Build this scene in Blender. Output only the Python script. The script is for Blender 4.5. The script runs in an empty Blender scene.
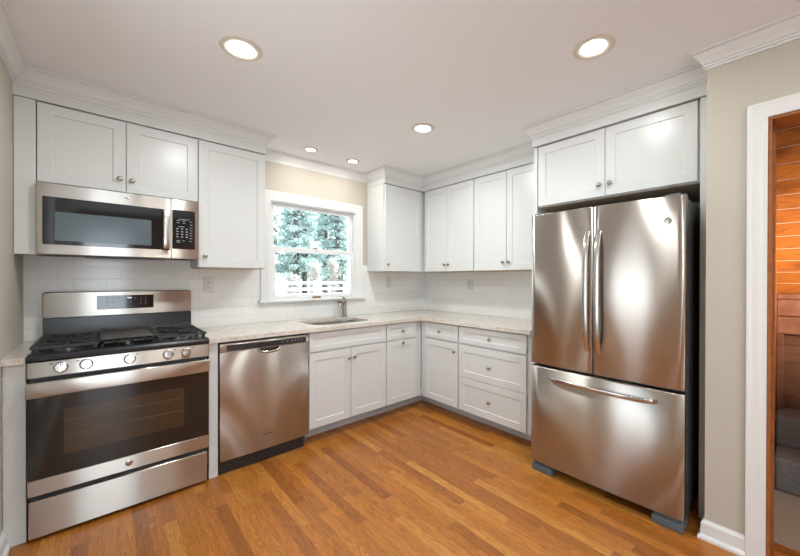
import bpy, bmesh, math, random
from mathutils import Vector, Matrix

SC = bpy.context.scene
COL = SC.collection
random.seed(7)

# ------------------------------------------------------------------ camera
cam_d = bpy.data.cameras.new('camera')
cam = bpy.data.objects.new('camera', cam_d)
COL.objects.link(cam)
YAW, PITCH, ROLL, FPX = 0.7584, -0.0038, 0.0020, 343.34
PPX, PPY = 428.2, 280.23
fw = Vector((math.sin(YAW)*math.cos(PITCH), math.cos(YAW)*math.cos(PITCH), math.sin(PITCH)))
r0 = Vector((math.cos(YAW), -math.sin(YAW), 0)); u0 = r0.cross(fw)
rr = r0*math.cos(ROLL) + u0*math.sin(ROLL); uu = u0*math.cos(ROLL) - r0*math.sin(ROLL)
cam.matrix_world = Matrix(((rr.x, uu.x, -fw.x, -2.9761), (rr.y, uu.y, -fw.y, -3.2114), (rr.z, uu.z, -fw.z, 1.3015), (0, 0, 0, 1)))
cam_d.sensor_width = 36.0
cam_d.lens = FPX/800*36
cam_d.shift_x = -(PPX-400)/800
cam_d.shift_y = (PPY-278)/800
cam_d.clip_start = 0.02
cam_d.clip_end = 200
SC.camera = cam

# ------------------------------------------------------------------ exposure
SC.view_settings.view_transform = 'Standard'
SC.view_settings.look = 'None'
SC.view_settings.exposure = 0.20
SC.view_settings.gamma = 1.0
SC.view_settings.use_curve_mapping = False

# ------------------------------------------------------------------ sky
W = bpy.data.worlds.new('sky'); SC.world = W; W.use_nodes = True
nt = W.node_tree
bg = nt.nodes['Background']
tc = nt.nodes.new('ShaderNodeTexCoord'); sp = nt.nodes.new('ShaderNodeSeparateXYZ')
rmp = nt.nodes.new('ShaderNodeValToRGB')
rmp.color_ramp.elements[0].position = 0.0; rmp.color_ramp.elements[0].color = (0.93, 0.97, 1.0, 1)
rmp.color_ramp.elements[1].position = 0.6; rmp.color_ramp.elements[1].color = (0.62, 0.82, 1.0, 1)
nt.links.new(tc.outputs['Generated'], sp.inputs[0]); nt.links.new(sp.outputs['Z'], rmp.inputs[0])
nt.links.new(rmp.outputs[0], bg.inputs['Color'])
bg.inputs['Strength'].default_value = 3.6

def light(name, kind, loc, energy, color, rot=(0, 0, 0), **kw):
    d = bpy.data.lights.new(name, kind); d.energy = energy; d.color = color
    for k, v in kw.items(): setattr(d, k, v)
    o = bpy.data.objects.new(name, d); o.location = loc; o.rotation_euler = rot
    COL.objects.link(o); return o

light('sun', 'SUN', (8, 6, 10), 10.0, (1, 0.95, 0.86), (math.radians(8), math.radians(52), 0), angle=0.02)
# added daylight fill, placed at invented windows out of view
SW = (-2.93, -5.56, 1.10, 0.55, 2.0)       # added, unseen glass door of the front wall: centre x, y, z, width, height
light('window_daylight', 'AREA', (SW[0], SW[1], SW[2]), 13, (0.70, 0.87, 1.0), (math.radians(90), 0, 0), shape='RECTANGLE', size=SW[3], size_y=SW[4])
LW = (-3.30, -2.02, 1.25, 0.5, 1.7)       # added, unseen left wall window
light('window_daylight', 'AREA', (LW[0], LW[1], LW[2]), 1.1, (0.70, 0.87, 1.0), (0, math.radians(-90), 0), shape='RECTANGLE', size=LW[4], size_y=LW[3])
# added fill lamps aimed upward to brighten the ceiling
light('lawn_bounce', 'AREA', (SW[0], -5.42, 0.45), 4, (0.80, 0.90, 1.0), (math.radians(145), 0, 0), shape='RECTANGLE', size=SW[3], size_y=0.5)
light('lawn_bounce', 'AREA', (-3.16, LW[1], 1.0), 1.5, (0.80, 0.90, 1.0), (0, math.radians(-145), 0), shape='RECTANGLE', size=0.4, size_y=LW[3])

CZ = 2.44
DOWNLIGHTS = [(-2.478, -1.338, 0.096, 9), (-1.229, -2.542, 0.096, 4), (-1.222, -1.299, 0.088, 13.5), (-1.647, -0.300, 0.064, 2.1), (-1.222, -0.300, 0.064, 2.1),
              (-2.478, -3.75, 0.096, 15), (-1.4, -4.4, 0.096, 15)]  # these two are added fill lights, out of view behind the camera
DOWN_COL = (0.91, 0.965, 0.96)
SMALL_COL = (1.0, 0.95, 0.87)

# ------------------------------------------------------------------ material helpers
def newmat(name):
    m = bpy.data.materials.new(name); m.use_nodes = True
    t = m.node_tree; p = t.nodes['Principled BSDF']
    return m, t, p
def N(t, typ, **kw):
    n = t.nodes.new(typ)
    for k, v in kw.items():
        if k in n.inputs: n.inputs[k].default_value = v
        else: setattr(n, k, v)
    return n
def plain(name, col, rough=0.5, metal=0.0, noise=0.0, nscale=20, bump=0.0, coat=0.0, spec=None):
    m, t, p = newmat(name)
    p.inputs['Base Color'].default_value = (*col, 1); p.inputs['Roughness'].default_value = rough
    p.inputs['Metallic'].default_value = metal; p.inputs['Coat Weight'].default_value = coat
    if spec is not None: p.inputs['Specular IOR Level'].default_value = spec
    c = N(t, 'ShaderNodeTexCoord'); n = N(t, 'ShaderNodeTexNoise', Scale=nscale, Detail=4.0)
    t.links.new(c.outputs['Object'], n.inputs['Vector'])
    if noise:
        r = N(t, 'ShaderNodeValToRGB')
        r.color_ramp.elements[0].color = (*[x*(1-noise) for x in col], 1); r.color_ramp.elements[1].color = (*[min(1, x*(1+noise)) for x in col], 1)
        r.color_ramp.elements[0].position = 0.3; r.color_ramp.elements[1].position = 0.7
        t.links.new(n.outputs['Fac'], r.inputs[0]); t.links.new(r.outputs[0], p.inputs['Base Color'])
    if bump:
        b = N(t, 'ShaderNodeBump', Strength=bump, Distance=0.002)
        t.links.new(n.outputs['Fac'], b.inputs['Height']); t.links.new(b.outputs[0], p.inputs['Normal'])
    return m
def emit(name, col, s):
    m, t, p = newmat(name)
    p.inputs['Base Color'].default_value = (*col, 1); p.inputs['Emission Color'].default_value = (*col, 1); p.inputs['Emission Strength'].default_value = s
    return m
def steel(name, col=(0.49, 0.455, 0.415), rough=0.275, wob=0.10, aniso=0.72):
    """brushed sheet: grain runs level, so reflections are drawn out vertically"""
    m = bpy.data.materials.new(name); m.use_nodes = True; t = m.node_tree; t.nodes.clear()
    o = N(t, 'ShaderNodeOutputMaterial'); g = N(t, 'ShaderNodeBsdfAnisotropic', Roughness=rough, Anisotropy=aniso)
    tg = N(t, 'ShaderNodeTangent', direction_type='RADIAL', axis='Z'); t.links.new(tg.outputs[0], g.inputs['Tangent'])
    c = N(t, 'ShaderNodeTexCoord')
    mp2 = N(t, 'ShaderNodeMapping'); mp2.inputs['Scale'].default_value = (3, 3, 500)
    n2 = N(t, 'ShaderNodeTexNoise', Scale=1.0, Detail=2.0)
    t.links.new(c.outputs['Object'], mp2.inputs[0]); t.links.new(mp2.outputs[0], n2.inputs['Vector'])
    r = N(t, 'ShaderNodeValToRGB'); r.color_ramp.elements[0].color = (*[x*0.94 for x in col], 1); r.color_ramp.elements[1].color = (*[x*1.06 for x in col], 1)
    t.links.new(n2.outputs['Fac'], r.inputs[0]); t.links.new(r.outputs[0], g.inputs['Color'])
    mp = N(t, 'ShaderNodeMapping'); mp.inputs['Scale'].default_value = (3.5, 3.5, 0.28)
    n = N(t, 'ShaderNodeTexNoise', Scale=1.6, Detail=0.0)
    t.links.new(c.outputs['Object'], mp.inputs[0]); t.links.new(mp.outputs[0], n.inputs['Vector'])
    b = N(t, 'ShaderNodeBump', Strength=wob, Distance=0.02)
    t.links.new(n.outputs['Fac'], b.inputs['Height']); t.links.new(b.outputs[0], g.inputs['Normal'])
    t.links.new(g.outputs[0], o.inputs[0])
    return m

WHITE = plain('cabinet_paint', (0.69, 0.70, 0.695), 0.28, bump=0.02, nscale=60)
TRIMW = plain('trim_paint', (0.77, 0.78, 0.78), 0.33)
WALLP = plain('wall_paint', (0.53, 0.495, 0.43), 0.7, bump=0.05, nscale=250)
CEILP = plain('ceiling_paint', (0.87, 0.88, 0.90), 0.85, bump=0.06, nscale=300)
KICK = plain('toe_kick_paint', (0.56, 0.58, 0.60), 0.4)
STEEL = steel('brushed_steel')
STEELW = steel('door_steel', wob=0.13)
CHROME = plain('satin_chrome', (0.56, 0.54, 0.52), 0.22, 1.0)
NICKEL = plain('brushed_nickel', (0.40, 0.355, 0.30), 0.3, 1.0)
BRASS = plain('aged_brass', (0.40, 0.30, 0.18), 0.4, 1.0)
BLACKG = plain('black_glass', (0.012, 0.014, 0.017), 0.07, coat=0.3)
OVENG = plain('oven_glass', (0.022, 0.018, 0.015), 0.08)
OVENW = plain('oven_window_glass', (0.06, 0.038, 0.022), 0.10, noise=0.25, nscale=5)
MWWIN = plain('microwave_window_mesh', (0.10, 0.135, 0.155), 0.16)
ENAMEL = plain('black_enamel', (0.018, 0.02, 0.024), 0.24)
IRON = plain('cast_iron', (0.022, 0.022, 0.023), 0.5, bump=0.1, nscale=300)
GRIDDLE = plain('griddle_iron', (0.05, 0.042, 0.036), 0.38)
PLASTIC = plain('black_plastic', (0.02, 0.021, 0.022), 0.4)
GREYPL = plain('grey_plastic', (0.11, 0.135, 0.155), 0.45)
FRSIDE = plain('fridge_side_paint', (0.11, 0.11, 0.115), 0.45, bump=0.05, nscale=300)
GASKET = plain('gasket', (0.05, 0.05, 0.055), 0.6)
MARK = plain('panel_printing', (0.42, 0.46, 0.50), 0.5)
DARKMARK = plain('dark_printing', (0.05, 0.045, 0.04), 0.5)
OUTLET = plain('outlet_plastic', (0.66, 0.66, 0.64), 0.35)
SLOT = plain('outlet_slot', (0.08, 0.08, 0.08), 0.6)
LENS = emit('lamp_lens', (1.0, 0.90, 0.76), 9.0)
DIGIT = emit('display_digits', (0.75, 0.9, 1.0), 1.6)
RAWWOOD = plain('cabinet_underside', (0.52, 0.40, 0.28), 0.5, noise=0.1)
FENCEW = plain('white_fence_paint', (0.86, 0.88, 0.9), 0.5)
BARK = plain('tree_bark', (0.10, 0.085, 0.075), 0.9, noise=0.35, nscale=8)
TWIG = plain('bare_twigs', (0.50, 0.42, 0.36), 0.9)
GROUNDM = plain('winter_lawn', (0.42, 0.42, 0.34), 0.95, noise=0.2, nscale=3)
TRIMRING = plain('downlight_trim', (0.70, 0.64, 0.56), 0.5)

def leafmat(name, a, b):
    m, t, p = newmat(name)
    g = N(t, 'ShaderNodeNewGeometry'); r = N(t, 'ShaderNodeValToRGB')
    r.color_ramp.elements[0].color = (*a, 1); r.color_ramp.elements[1].color = (*b, 1)
    t.links.new(g.outputs['Random Per Island'], r.inputs[0]); t.links.new(r.outputs[0], p.inputs['Base Color'])
    p.inputs['Roughness'].default_value = 0.6
    tr = N(t, 'ShaderNodeBsdfTranslucent'); t.links.new(r.outputs[0], tr.inputs['Color'])
    mx = N(t, 'ShaderNodeMixShader'); mx.inputs[0].default_value = 0.4
    t.links.new(p.outputs[0], mx.inputs[1]); t.links.new(tr.outputs[0], mx.inputs[2])
    t.links.new(mx.outputs[0], t.nodes['Material Output'].inputs[0])
    return m
NEEDLES = leafmat('evergreen_needles', (0.28, 0.405, 0.38), (0.68, 0.76, 0.71))
PALELEAF = leafmat('pale_brush_leaves', (0.50, 0.47, 0.42), (0.80, 0.74, 0.68))

def glassmat():
    m = bpy.data.materials.new('window_glass'); m.use_nodes = True; t = m.node_tree; t.nodes.clear()
    o = N(t, 'ShaderNodeOutputMaterial'); tr = N(t, 'ShaderNodeBsdfTransparent'); gl = N(t, 'ShaderNodeBsdfGlossy', Roughness=0.02)
    tr.inputs[0].default_value = (0.95, 0.98, 1, 1)
    fr = N(t, 'ShaderNodeFresnel', IOR=1.45); mx = N(t, 'ShaderNodeMixShader')
    t.links.new(fr.outputs[0], mx.inputs[0]); t.links.new(tr.outputs[0], mx.inputs[1]); t.links.new(gl.outputs[0], mx.inputs[2]); t.links.new(mx.outputs[0], o.inputs[0])
    return m
GLASS = glassmat()

def tilemat(name, axis, off):
    m, t, p = newmat(name)
    c = N(t, 'ShaderNodeTexCoord'); s = N(t, 'ShaderNodeSeparateXYZ'); cb = N(t, 'ShaderNodeCombineXYZ')
    t.links.new(c.outputs['Object'], s.inputs[0])
    a = N(t, 'ShaderNodeMath', operation='ADD'); a.inputs[1].default_value = -off + 15.3
    z = N(t, 'ShaderNodeMath', operation='ADD'); z.inputs[1].default_value = -0.914 + 0.077*20
    t.links.new(s.outputs[axis], a.inputs[0]); t.links.new(s.outputs['Z'], z.inputs[0])
    t.links.new(a.outputs[0], cb.inputs[0]); t.links.new(z.outputs[0], cb.inputs[1])
    b = N(t, 'ShaderNodeTexBrick', offset=0.5, offset_frequency=2)
    b.inputs['Scale'].default_value = 1; b.inputs['Brick Width'].default_value = 0.153; b.inputs['Row Height'].default_value = 0.077
    b.inputs['Mortar Size'].default_value = 0.0016; b.inputs['Mortar Smooth'].default_value = 0.3
    b.inputs['Color1'].default_value = (0.84, 0.84, 0.825, 1); b.inputs['Color2'].default_value = (0.82, 0.82, 0.805, 1); b.inputs['Mortar'].default_value = (0.70, 0.69, 0.675, 1)
    t.links.new(cb.outputs[0], b.inputs['Vector']); t.links.new(b.outputs['Color'], p.inputs['Base Color'])
    p.inputs['Roughness'].default_value = 0.13
    bp = N(t, 'ShaderNodeBump', Strength=0.5, Distance=0.002); bp.invert = True
    n = N(t, 'ShaderNodeTexNoise', Scale=9.0); t.links.new(c.outputs['Object'], n.inputs['Vector'])
    bp2 = N(t, 'ShaderNodeBump', Strength=0.08, Distance=0.01)
    t.links.new(n.outputs['Fac'], bp2.inputs['Height'])
    t.links.new(b.outputs['Fac'], bp.inputs['Height']); t.links.new(bp2.outputs[0], bp.inputs['Normal']); t.links.new(bp.outputs[0], p.inputs['Normal'])
    return m
TILEA = tilemat('subway_tile', 'X', -3.113+0.0765)
TILEB = tilemat('subway_tile_side', 'Y', -1.173+0.0765)

def granitemat():
    m, t, p = newmat('speckled_granite')
    c = N(t, 'ShaderNodeTexCoord')
    n1 = N(t, 'ShaderNodeTexNoise', Scale=55.0, Detail=6.0, Roughness=0.7); n2 = N(t, 'ShaderNodeTexNoise', Scale=30.0, Detail=6.0, Roughness=0.7)
    v = N(t, 'ShaderNodeTexVoronoi', Scale=140.0)
    for n in (n1, n2, v): t.links.new(c.outputs['Object'], n.inputs['Vector'])
    r2 = N(t, 'ShaderNodeValToRGB'); e = r2.color_ramp.elements
    e[0].position = 0.38; e[0].color = (0.60, 0.53, 0.46, 1); e[1].position = 0.62; e[1].color = (0.72, 0.67, 0.61, 1)
    r1 = N(t, 'ShaderNodeValToRGB'); e = r1.color_ramp.elements
    e[0].position = 0.30; e[0].color = (0.22, 0.19, 0.18, 1); e[1].position = 0.41; e[1].color = (1, 1, 1, 1)
    mx = N(t, 'ShaderNodeMixRGB', blend_type='MULTIPLY'); mx.inputs[0].default_value = 1
    t.links.new(n2.outputs['Fac'], r2.inputs[0]); t.links.new(n1.outputs['Fac'], r1.inputs[0])
    t.links.new(r2.outputs[0], mx.inputs[1]); t.links.new(r1.outputs[0], mx.inputs[2])
    mx2 = N(t, 'ShaderNodeMixRGB', blend_type='OVERLAY'); mx2.inputs[0].default_value = 0.12
    t.links.new(mx.outputs[0], mx2.inputs[1]); t.links.new(v.outputs['Color'], mx2.inputs[2])
    t.links.new(mx2.outputs[0], p.inputs['Base Color']); p.inputs['Roughness'].default_value = 0.14
    return m
GRANITE = granitemat()

def woodmat(name, cols, width, length, along, across, rough=0.3, seam=0.0012, grain=0.5, seam_col=(0.10, 0.045, 0.015), fine=1.0, coat=0.0, knots=0.0, off=0.0):
    """boards: colour by board, streaked grain along the board"""
    m, t, p = newmat(name)
    L = t.links.new
    c = N(t, 'ShaderNodeTexCoord'); s = N(t, 'ShaderNodeSeparateXYZ'); L(c.outputs['Object'], s.inputs[0])
    def math_(op, a, b=None):
        n = N(t, 'ShaderNodeMath', operation=op)
        for i, v in enumerate((a, b)):
            if v is None: continue
            if isinstance(v, (int, float)): n.inputs[i].default_value = v
            else: L(v, n.inputs[i])
        return n.outputs[0]
    A, X = s.outputs[along], s.outputs[across]
    col = math_('DIVIDE', math_('ADD', X, off), width); ci = math_('FLOOR', col); cf = math_('FRACT', col)
    wn = N(t, 'ShaderNodeTexWhiteNoise', noise_dimensions='1D'); L(ci, wn.inputs['W'])
    y = math_('ADD', math_('DIVIDE', A, length), math_('MULTIPLY', wn.outputs['Value'], 7.31))
    yi = math_('FLOOR', y); yf = math_('FRACT', y)
    cb = N(t, 'ShaderNodeCombineXYZ'); L(ci, cb.inputs[0]); L(yi, cb.inputs[1])
    w2 = N(t, 'ShaderNodeTexWhiteNoise', noise_dimensions='2D'); L(cb.outputs[0], w2.inputs['Vector'])
    rnd = w2.outputs['Value']
    ramp = N(t, 'ShaderNodeValToRGB'); els = ramp.color_ramp.elements
    while len(els) < len(cols): els.new(0.5)
    for i, k in enumerate(cols): els[i].position = i/(len(cols)-1); els[i].color = (*k, 1)
    L(rnd, ramp.inputs[0])
    # grain coordinates, shifted per board
    g = N(t, 'ShaderNodeCombineXYZ')
    L(math_('ADD', math_('MULTIPLY', A, 2.2), math_('MULTIPLY', rnd, 37.0)), g.inputs[0]); L(math_('MULTIPLY', X, 26.0*fine), g.inputs[1]); L(math_('MULTIPLY', rnd, 11.0), g.inputs[2])
    n1 = N(t, 'ShaderNodeTexNoise', Scale=1.0, Detail=3.0, Distortion=0.6); L(g.outputs[0], n1.inputs['Vector'])
    wv = math_('FRACT', math_('MULTIPLY', n1.outputs['Fac'], 9.0))
    g2 = N(t, 'ShaderNodeCombineXYZ'); L(math_('MULTIPLY', A, 14.0), g2.inputs[0]); L(math_('MULTIPLY', X, 420.0*fine), g2.inputs[1]); L(rnd, g2.inputs[2])
    n2 = N(t, 'ShaderNodeTexNoise', Scale=1.0, Detail=2.0); L(g2.outputs[0], n2.inputs['Vector'])
    gr = math_('ADD', math_('MULTIPLY', wv, 0.6), math_('MULTIPLY', n2.outputs['Fac'], 0.6))
    dk = N(t, 'ShaderNodeMapRange'); dk.inputs['From Min'].default_value = 0.15; dk.inputs['From Max'].default_value = 1.0
    dk.inputs['To Min'].default_value = 1-grain; dk.inputs['To Max'].default_value = 1.08; L(gr, dk.inputs['Value'])
    mul = N(t, 'ShaderNodeVectorMath', operation='SCALE'); L(ramp.outputs[0], mul.inputs[0]); L(dk.outputs[0], mul.inputs['Scale'])
    last = mul.outputs[0]
    if knots:
        k3 = N(t, 'ShaderNodeCombineXYZ'); L(math_('MULTIPLY', A, 3.2), k3.inputs[0]); L(math_('MULTIPLY', X, 8.0), k3.inputs[1])
        vo = N(t, 'ShaderNodeTexVoronoi', Scale=1.0); L(k3.outputs[0], vo.inputs['Vector'])
        kr = N(t, 'ShaderNodeValToRGB'); kr.color_ramp.elements[0].position = 0.05; kr.color_ramp.elements[0].color = (0.18, 0.14, 0.12, 1); kr.color_ramp.elements[1].position = 0.38; kr.color_ramp.elements[1].color = (1, 1, 1, 1)
        L(vo.outputs['Distance'], kr.inputs[0])
        km = N(t, 'ShaderNodeMixRGB', blend_type='MULTIPLY'); km.inputs[0].default_value = knots; L(last, km.inputs[1]); L(kr.outputs[0], km.inputs[2]); last = km.outputs[0]
    if seam:
        sw = seam/width; sl = seam/length
        e1 = math_('LESS_THAN', cf, sw); e2 = math_('LESS_THAN', yf, sl*1.2); e = math_('MAXIMUM', e1, e2)
        mx = N(t, 'ShaderNodeMixRGB'); L(math_('MULTIPLY', e, 0.75), mx.inputs[0]); L(last, mx.inputs[1]); mx.inputs[2].default_value = (*seam_col, 1); last = mx.outputs[0]
    L(last, p.inputs['Base Color'])
    p.inputs['Roughness'].default_value = rough; p.inputs['Coat Weight'].default_value = coat; p.inputs['Coat Roughness'].default_value = 0.15
    b = N(t, 'ShaderNodeBump', Strength=0.06, Distance=0.002); L(n2.outputs['Fac'], b.inputs['Height']); L(b.outputs[0], p.inputs['Normal'])
    return m
OAK = woodmat('oak_floor_boards', [(0.34, 0.108, 0.018), (0.45, 0.148, 0.023), (0.50, 0.172, 0.027), (0.54, 0.195, 0.030), (0.62, 0.26, 0.050)], 0.0572, 0.82, 'Y', 'X', rough=0.32, grain=0.5)
PINE = woodmat('knotty_pine_boards', [(0.27, 0.085, 0.017), (0.40, 0.135, 0.028)], 10.0, 30.0, 'Y', 'Z', rough=0.3, seam=0, grain=0.4, fine=0.4, knots=0.9)
JAMB = woodmat('stained_pine_jamb', [(0.36, 0.12, 0.035), (0.42, 0.15, 0.045)], 10.0, 30.0, 'Z', 'X', rough=0.35, seam=0, grain=0.3)
DARKWOOD = woodmat('dark_stained_boards', [(0.13, 0.05, 0.028), (0.19, 0.08, 0.045)], 0.12, 4.0, 'Y', 'Z', rough=0.4, seam=0.004, grain=0.45, seam_col=(0.02, 0.01, 0.006))
SIDEWOOD = woodmat('stained_side_boards', [(0.20, 0.06, 0.018), (0.28, 0.09, 0.025)], 0.10, 5.0, 'Z', 'X', rough=0.4, seam=0.003, grain=0.4)
CARPET = plain('beige_carpet', (0.36, 0.29, 0.23), 0.95, noise=0.35, nscale=220, bump=0.8)

# ------------------------------------------------------------------ mesh helpers
def BM(): return bmesh.new()
def box(bm, x0, x1, y0, y1, z0, z1, bev=0.0, seg=1):
    x0, x1 = min(x0, x1), max(x0, x1); y0, y1 = min(y0, y1), max(y0, y1); z0, z1 = min(z0, z1), max(z0, z1)
    vs = [bm.verts.new(v) for v in ((x0,y0,z0),(x1,y0,z0),(x1,y1,z0),(x0,y1,z0),(x0,y0,z1),(x1,y0,z1),(x1,y1,z1),(x0,y1,z1))]
    fs = [bm.faces.new([vs[i] for i in q]) for q in ((3,2,1,0),(4,5,6,7),(0,1,5,4),(1,2,6,5),(2,3,7,6),(3,0,4,7))]
    if bev > 0:
        es = list({e for f in fs for e in f.edges})
        bmesh.ops.bevel(bm, geom=es, offset=bev, segments=seg, affect='EDGES', profile=0.5)
    return bm
def loops(bm, rings, cap0=True, cap1=True, closed=True):
    vr = [[bm.verts.new(v) for v in r] for r in rings]
    n = len(vr[0])
    for a, b in zip(vr, vr[1:]):
        for i in range(n if closed else n-1):
            j = (i+1) % n
            bm.faces.new((a[i], a[j], b[j], b[i]))
    if cap0: bm.faces.new(vr[0][::-1])
    if cap1: bm.faces.new(vr[-1])
    return bm
def lathe(bm, prof, origin=(0, 0, 0), axis=(0, 0, 1), n=20, cap0=True, cap1=True, sx=1.0):
    """prof: (radius, height along axis)"""
    ax = Vector(axis).normalized(); h = Vector((0, 0, 1)) if abs(ax.z) < 0.9 else Vector((1, 0, 0))
    a = ax.cross(h).normalized(); b = ax.cross(a); o = Vector(origin)
    rings = [[o + ax*z + (a*math.cos(2*math.pi*i/n)*sx + b*math.sin(2*math.pi*i/n))*max(r, 1e-5) for i in range(n)] for r, z in prof]
    return loops(bm, rings, cap0, cap1)
def tube(bm, pts, r, n=8, cap=True):
    pts = [Vector(p) for p in pts]; rings = []
    rad = r if isinstance(r, (list, tuple)) else [r]*len(pts)
    prev = None
    for i, p in enumerate(pts):
        d = (pts[min(i+1, len(pts)-1)] - pts[max(i-1, 0)]).normalized()
        if prev is None:
            h = Vector((0, 0, 1)) if abs(d.z) < 0.9 else Vector((1, 0, 0)); a = d.cross(h).normalized()
        else: a = (prev - d*prev.dot(d)).normalized()
        prev = a; b = d.cross(a)
        rings.append([p + (a*math.cos(2*math.pi*k/n) + b*math.sin(2*math.pi*k/n))*rad[i] for k in range(n)])
    return loops(bm, rings, cap, cap)
def sweep(bm, path, prof, side=1, cap=True):
    """prof (outward, z) swept along an xy path with mitres; outward = right of travel * side"""
    P = [Vector((p[0], p[1])) for p in path]; n = len(P); rings = []
    for i in range(n):
        ds = []
        if i > 0: ds.append((P[i]-P[i-1]).normalized())
        if i < n-1: ds.append((P[i+1]-P[i]).normalized())
        ns = [Vector((d.y, -d.x))*side for d in ds]
        if len(ns) == 2:
            m = (ns[0]+ns[1]); m = m / (m.dot(ns[0]))
        else: m = ns[0]
        rings.append([(P[i].x+m.x*o, P[i].y+m.y*o, z) for o, z in prof])
    return loops(bm, rings, cap, cap)
def mapA(Y): return lambda u, d, w: (u, Y-d, w)          # faces -y
def mapB(X): return lambda u, d, w: (X-d, u, w)          # faces -x
def rect(f, u0, u1, w0, w1, d, ins=0.0): return [f(u0+ins, d, w0+ins), f(u1-ins, d, w0+ins), f(u1-ins, d, w1-ins), f(u0+ins, d, w1-ins)]
def shaker(bm, f, u0, u1, w0, w1, t=0.02, rail=0.057, rec=0.0055):
    u0, u1 = min(u0, u1), max(u0, u1); c = 0.0018
    loops(bm, [rect(f, u0, u1, w0, w1, 0), rect(f, u0, u1, w0, w1, t-c), rect(f, u0, u1, w0, w1, t, c),
               rect(f, u0, u1, w0, w1, t, rail), rect(f, u0, u1, w0, w1, t-rec, rail+0.0045)])
    return bm
def rrect(x0, x1, y0, y1, r, k=6):
    out = []
    for cx, cy, a0 in ((x1-r, y1-r, 0), (x0+r, y1-r, 90), (x0+r, y0+r, 180), (x1-r, y0+r, 270)):
        for i in range(k+1):
            a = math.radians(a0+90*i/k); out.append((cx+r*math.cos(a), cy+r*math.sin(a)))
    return out
def rslab(bm, f, u0, u1, w0, w1, d0, d1, r=0.01, c=0.002):
    """slab with rounded outline, front at d1"""
    a = rrect(u0, u1, w0, w1, r); b = rrect(u0+c, u1-c, w0+c, w1-c, max(r-c, 0.0005))
    return loops(bm, [[f(u, d0, w) for u, w in a], [f(u, d1-c, w) for u, w in a], [f(u, d1, w) for u, w in b]])
def text_bm(bm, s, size, f, u, d, w, flip=False, depth=0.0006):
    cu = bpy.data.curves.new('lettering', 'FONT'); cu.body = s; cu.size = size; cu.extrude = depth; cu.align_x = 'CENTER'; cu.align_y = 'CENTER'
    ob = bpy.data.objects.new('lettering', cu); COL.objects.link(ob)
    bpy.context.view_layer.update()
    me = bpy.data.meshes.new_from_object(ob.evaluated_get(bpy.context.evaluated_depsgraph_get()))
    bpy.data.objects.remove(ob); bpy.data.curves.remove(cu)
    b2 = BM(); b2.from_mesh(me); bpy.data.meshes.remove(me)
    vm = {}
    for v in b2.verts: vm[v] = bm.verts.new(f(u + (-v.co.x if flip else v.co.x), d + v.co.z, w + v.co.y))
    for fc in b2.faces:
        try: bm.faces.new([vm[v] for v in fc.verts])
        except ValueError: pass
    b2.free(); return bm

def obj(name, bm, mat, parent=None, smooth=35, recalc=True):
    if recalc: bmesh.ops.recalc_face_normals(bm, faces=bm.faces)
    if smooth:
        for f in bm.faces: f.smooth = True
        for e in bm.edges:
            if len(e.link_faces) == 2 and e.calc_face_angle(0) > math.radians(smooth): e.smooth = False
    me = bpy.data.meshes.new(name)
    if parent is not None:
        o = Vector((0, 0, 0)); p = parent
        while p is not None: o += p.location; p = p.parent
        bmesh.ops.translate(bm, verts=bm.verts, vec=-o)
    bm.to_mesh(me); bm.free()
    me.materials.append(mat)
    ob = bpy.data.objects.new(name, me); COL.objects.link(ob)
    if parent is not None: ob.parent = parent
    return ob
def tag(o, label, cat, group=None, kind=None):
    o['label'] = label; o['category'] = cat
    if group: o['group'] = group
    if kind: o['kind'] = kind
    return o
def thing(name, label, cat, loc, group=None):
    e = bpy.data.objects.new(name, None); e.location = loc; e.empty_display_size = 0.05; COL.objects.link(e)
    return tag(e, label, cat, group)
def struct(name, bm, mat, label=None, cat=None, smooth=35):
    o = obj(name, bm, mat, None, smooth); o['kind'] = 'structure'
    if label: o['label'] = label
    if cat: o['category'] = cat
    return o

# ------------------------------------------------------------------ key dimensions
XL = -3.327; YS = -5.6; XD = -0.775; XDB = -0.63; YE = -2.918
UB, UT = 1.382, 2.288
UF, BF = -0.310, -0.607        # cabinet box faces (doors add 0.02)
DT = 0.02
CT = 0.914

# ------------------------------------------------------------------ room shell
b = BM(); box(b, XL-0.15, 0.15, YS-0.15, 0.15, -0.1, 0)
struct('floor', b, OAK, 'orange oak strip floor running under the cabinets', 'floor')
b = BM(); box(b, XL-0.15, 0.15, YS-0.15, 0.15, CZ, CZ+0.1)
struct('ceiling', b, CEILP, 'flat white ceiling with recessed lights', 'ceiling')
WX0, WX1, WZ0, WZ1 = -1.887, -1.015, 1.107, 2.003
b = BM()
box(b, XL-0.15, WX0, 0, 0.15, 0, CZ); box(b, WX1, 0.15, 0, 0.15, 0, CZ); box(b, WX0, WX1, 0, 0.15, 0, WZ0); box(b, WX0, WX1, 0, 0.15, WZ1, CZ)
struct('wall_back', b, WALLP, 'beige wall around the kitchen window', 'wall')
b = BM(); box(b, 0, 0.15, YE-0.1, 0, 0, CZ)
struct('wall_right', b, WALLP, 'wall behind the refrigerator and corner cabinets', 'wall')
b = BM()
y0, y1, z0, z1 = LW[1]-LW[3]/2, LW[1]+LW[3]/2, LW[2]-LW[4]/2, LW[2]+LW[4]/2
box(b, XL-0.15, XL, y1, 0.15, 0, CZ); box(b, XL-0.15, XL, YS-0.15, y0, 0, CZ); box(b, XL-0.15, XL, y0, y1, 0, z0); box(b, XL-0.15, XL, y0, y1, z1, CZ)
struct('wall_left', b, WALLP, 'beige wall left of the range', 'wall')
b = BM()
x0, x1, z2, z3 = SW[0]-SW[3]/2, SW[0]+SW[3]/2, SW[2]-SW[4]/2, SW[2]+SW[4]/2
box(b, XL, x0, YS-0.15, YS, 0, CZ); box(b, x1, 0.15, YS-0.15, YS, 0, CZ); box(b, x0, x1, YS-0.15, YS, 0, z2); box(b, x0, x1, YS-0.15, YS, z3, CZ)
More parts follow.
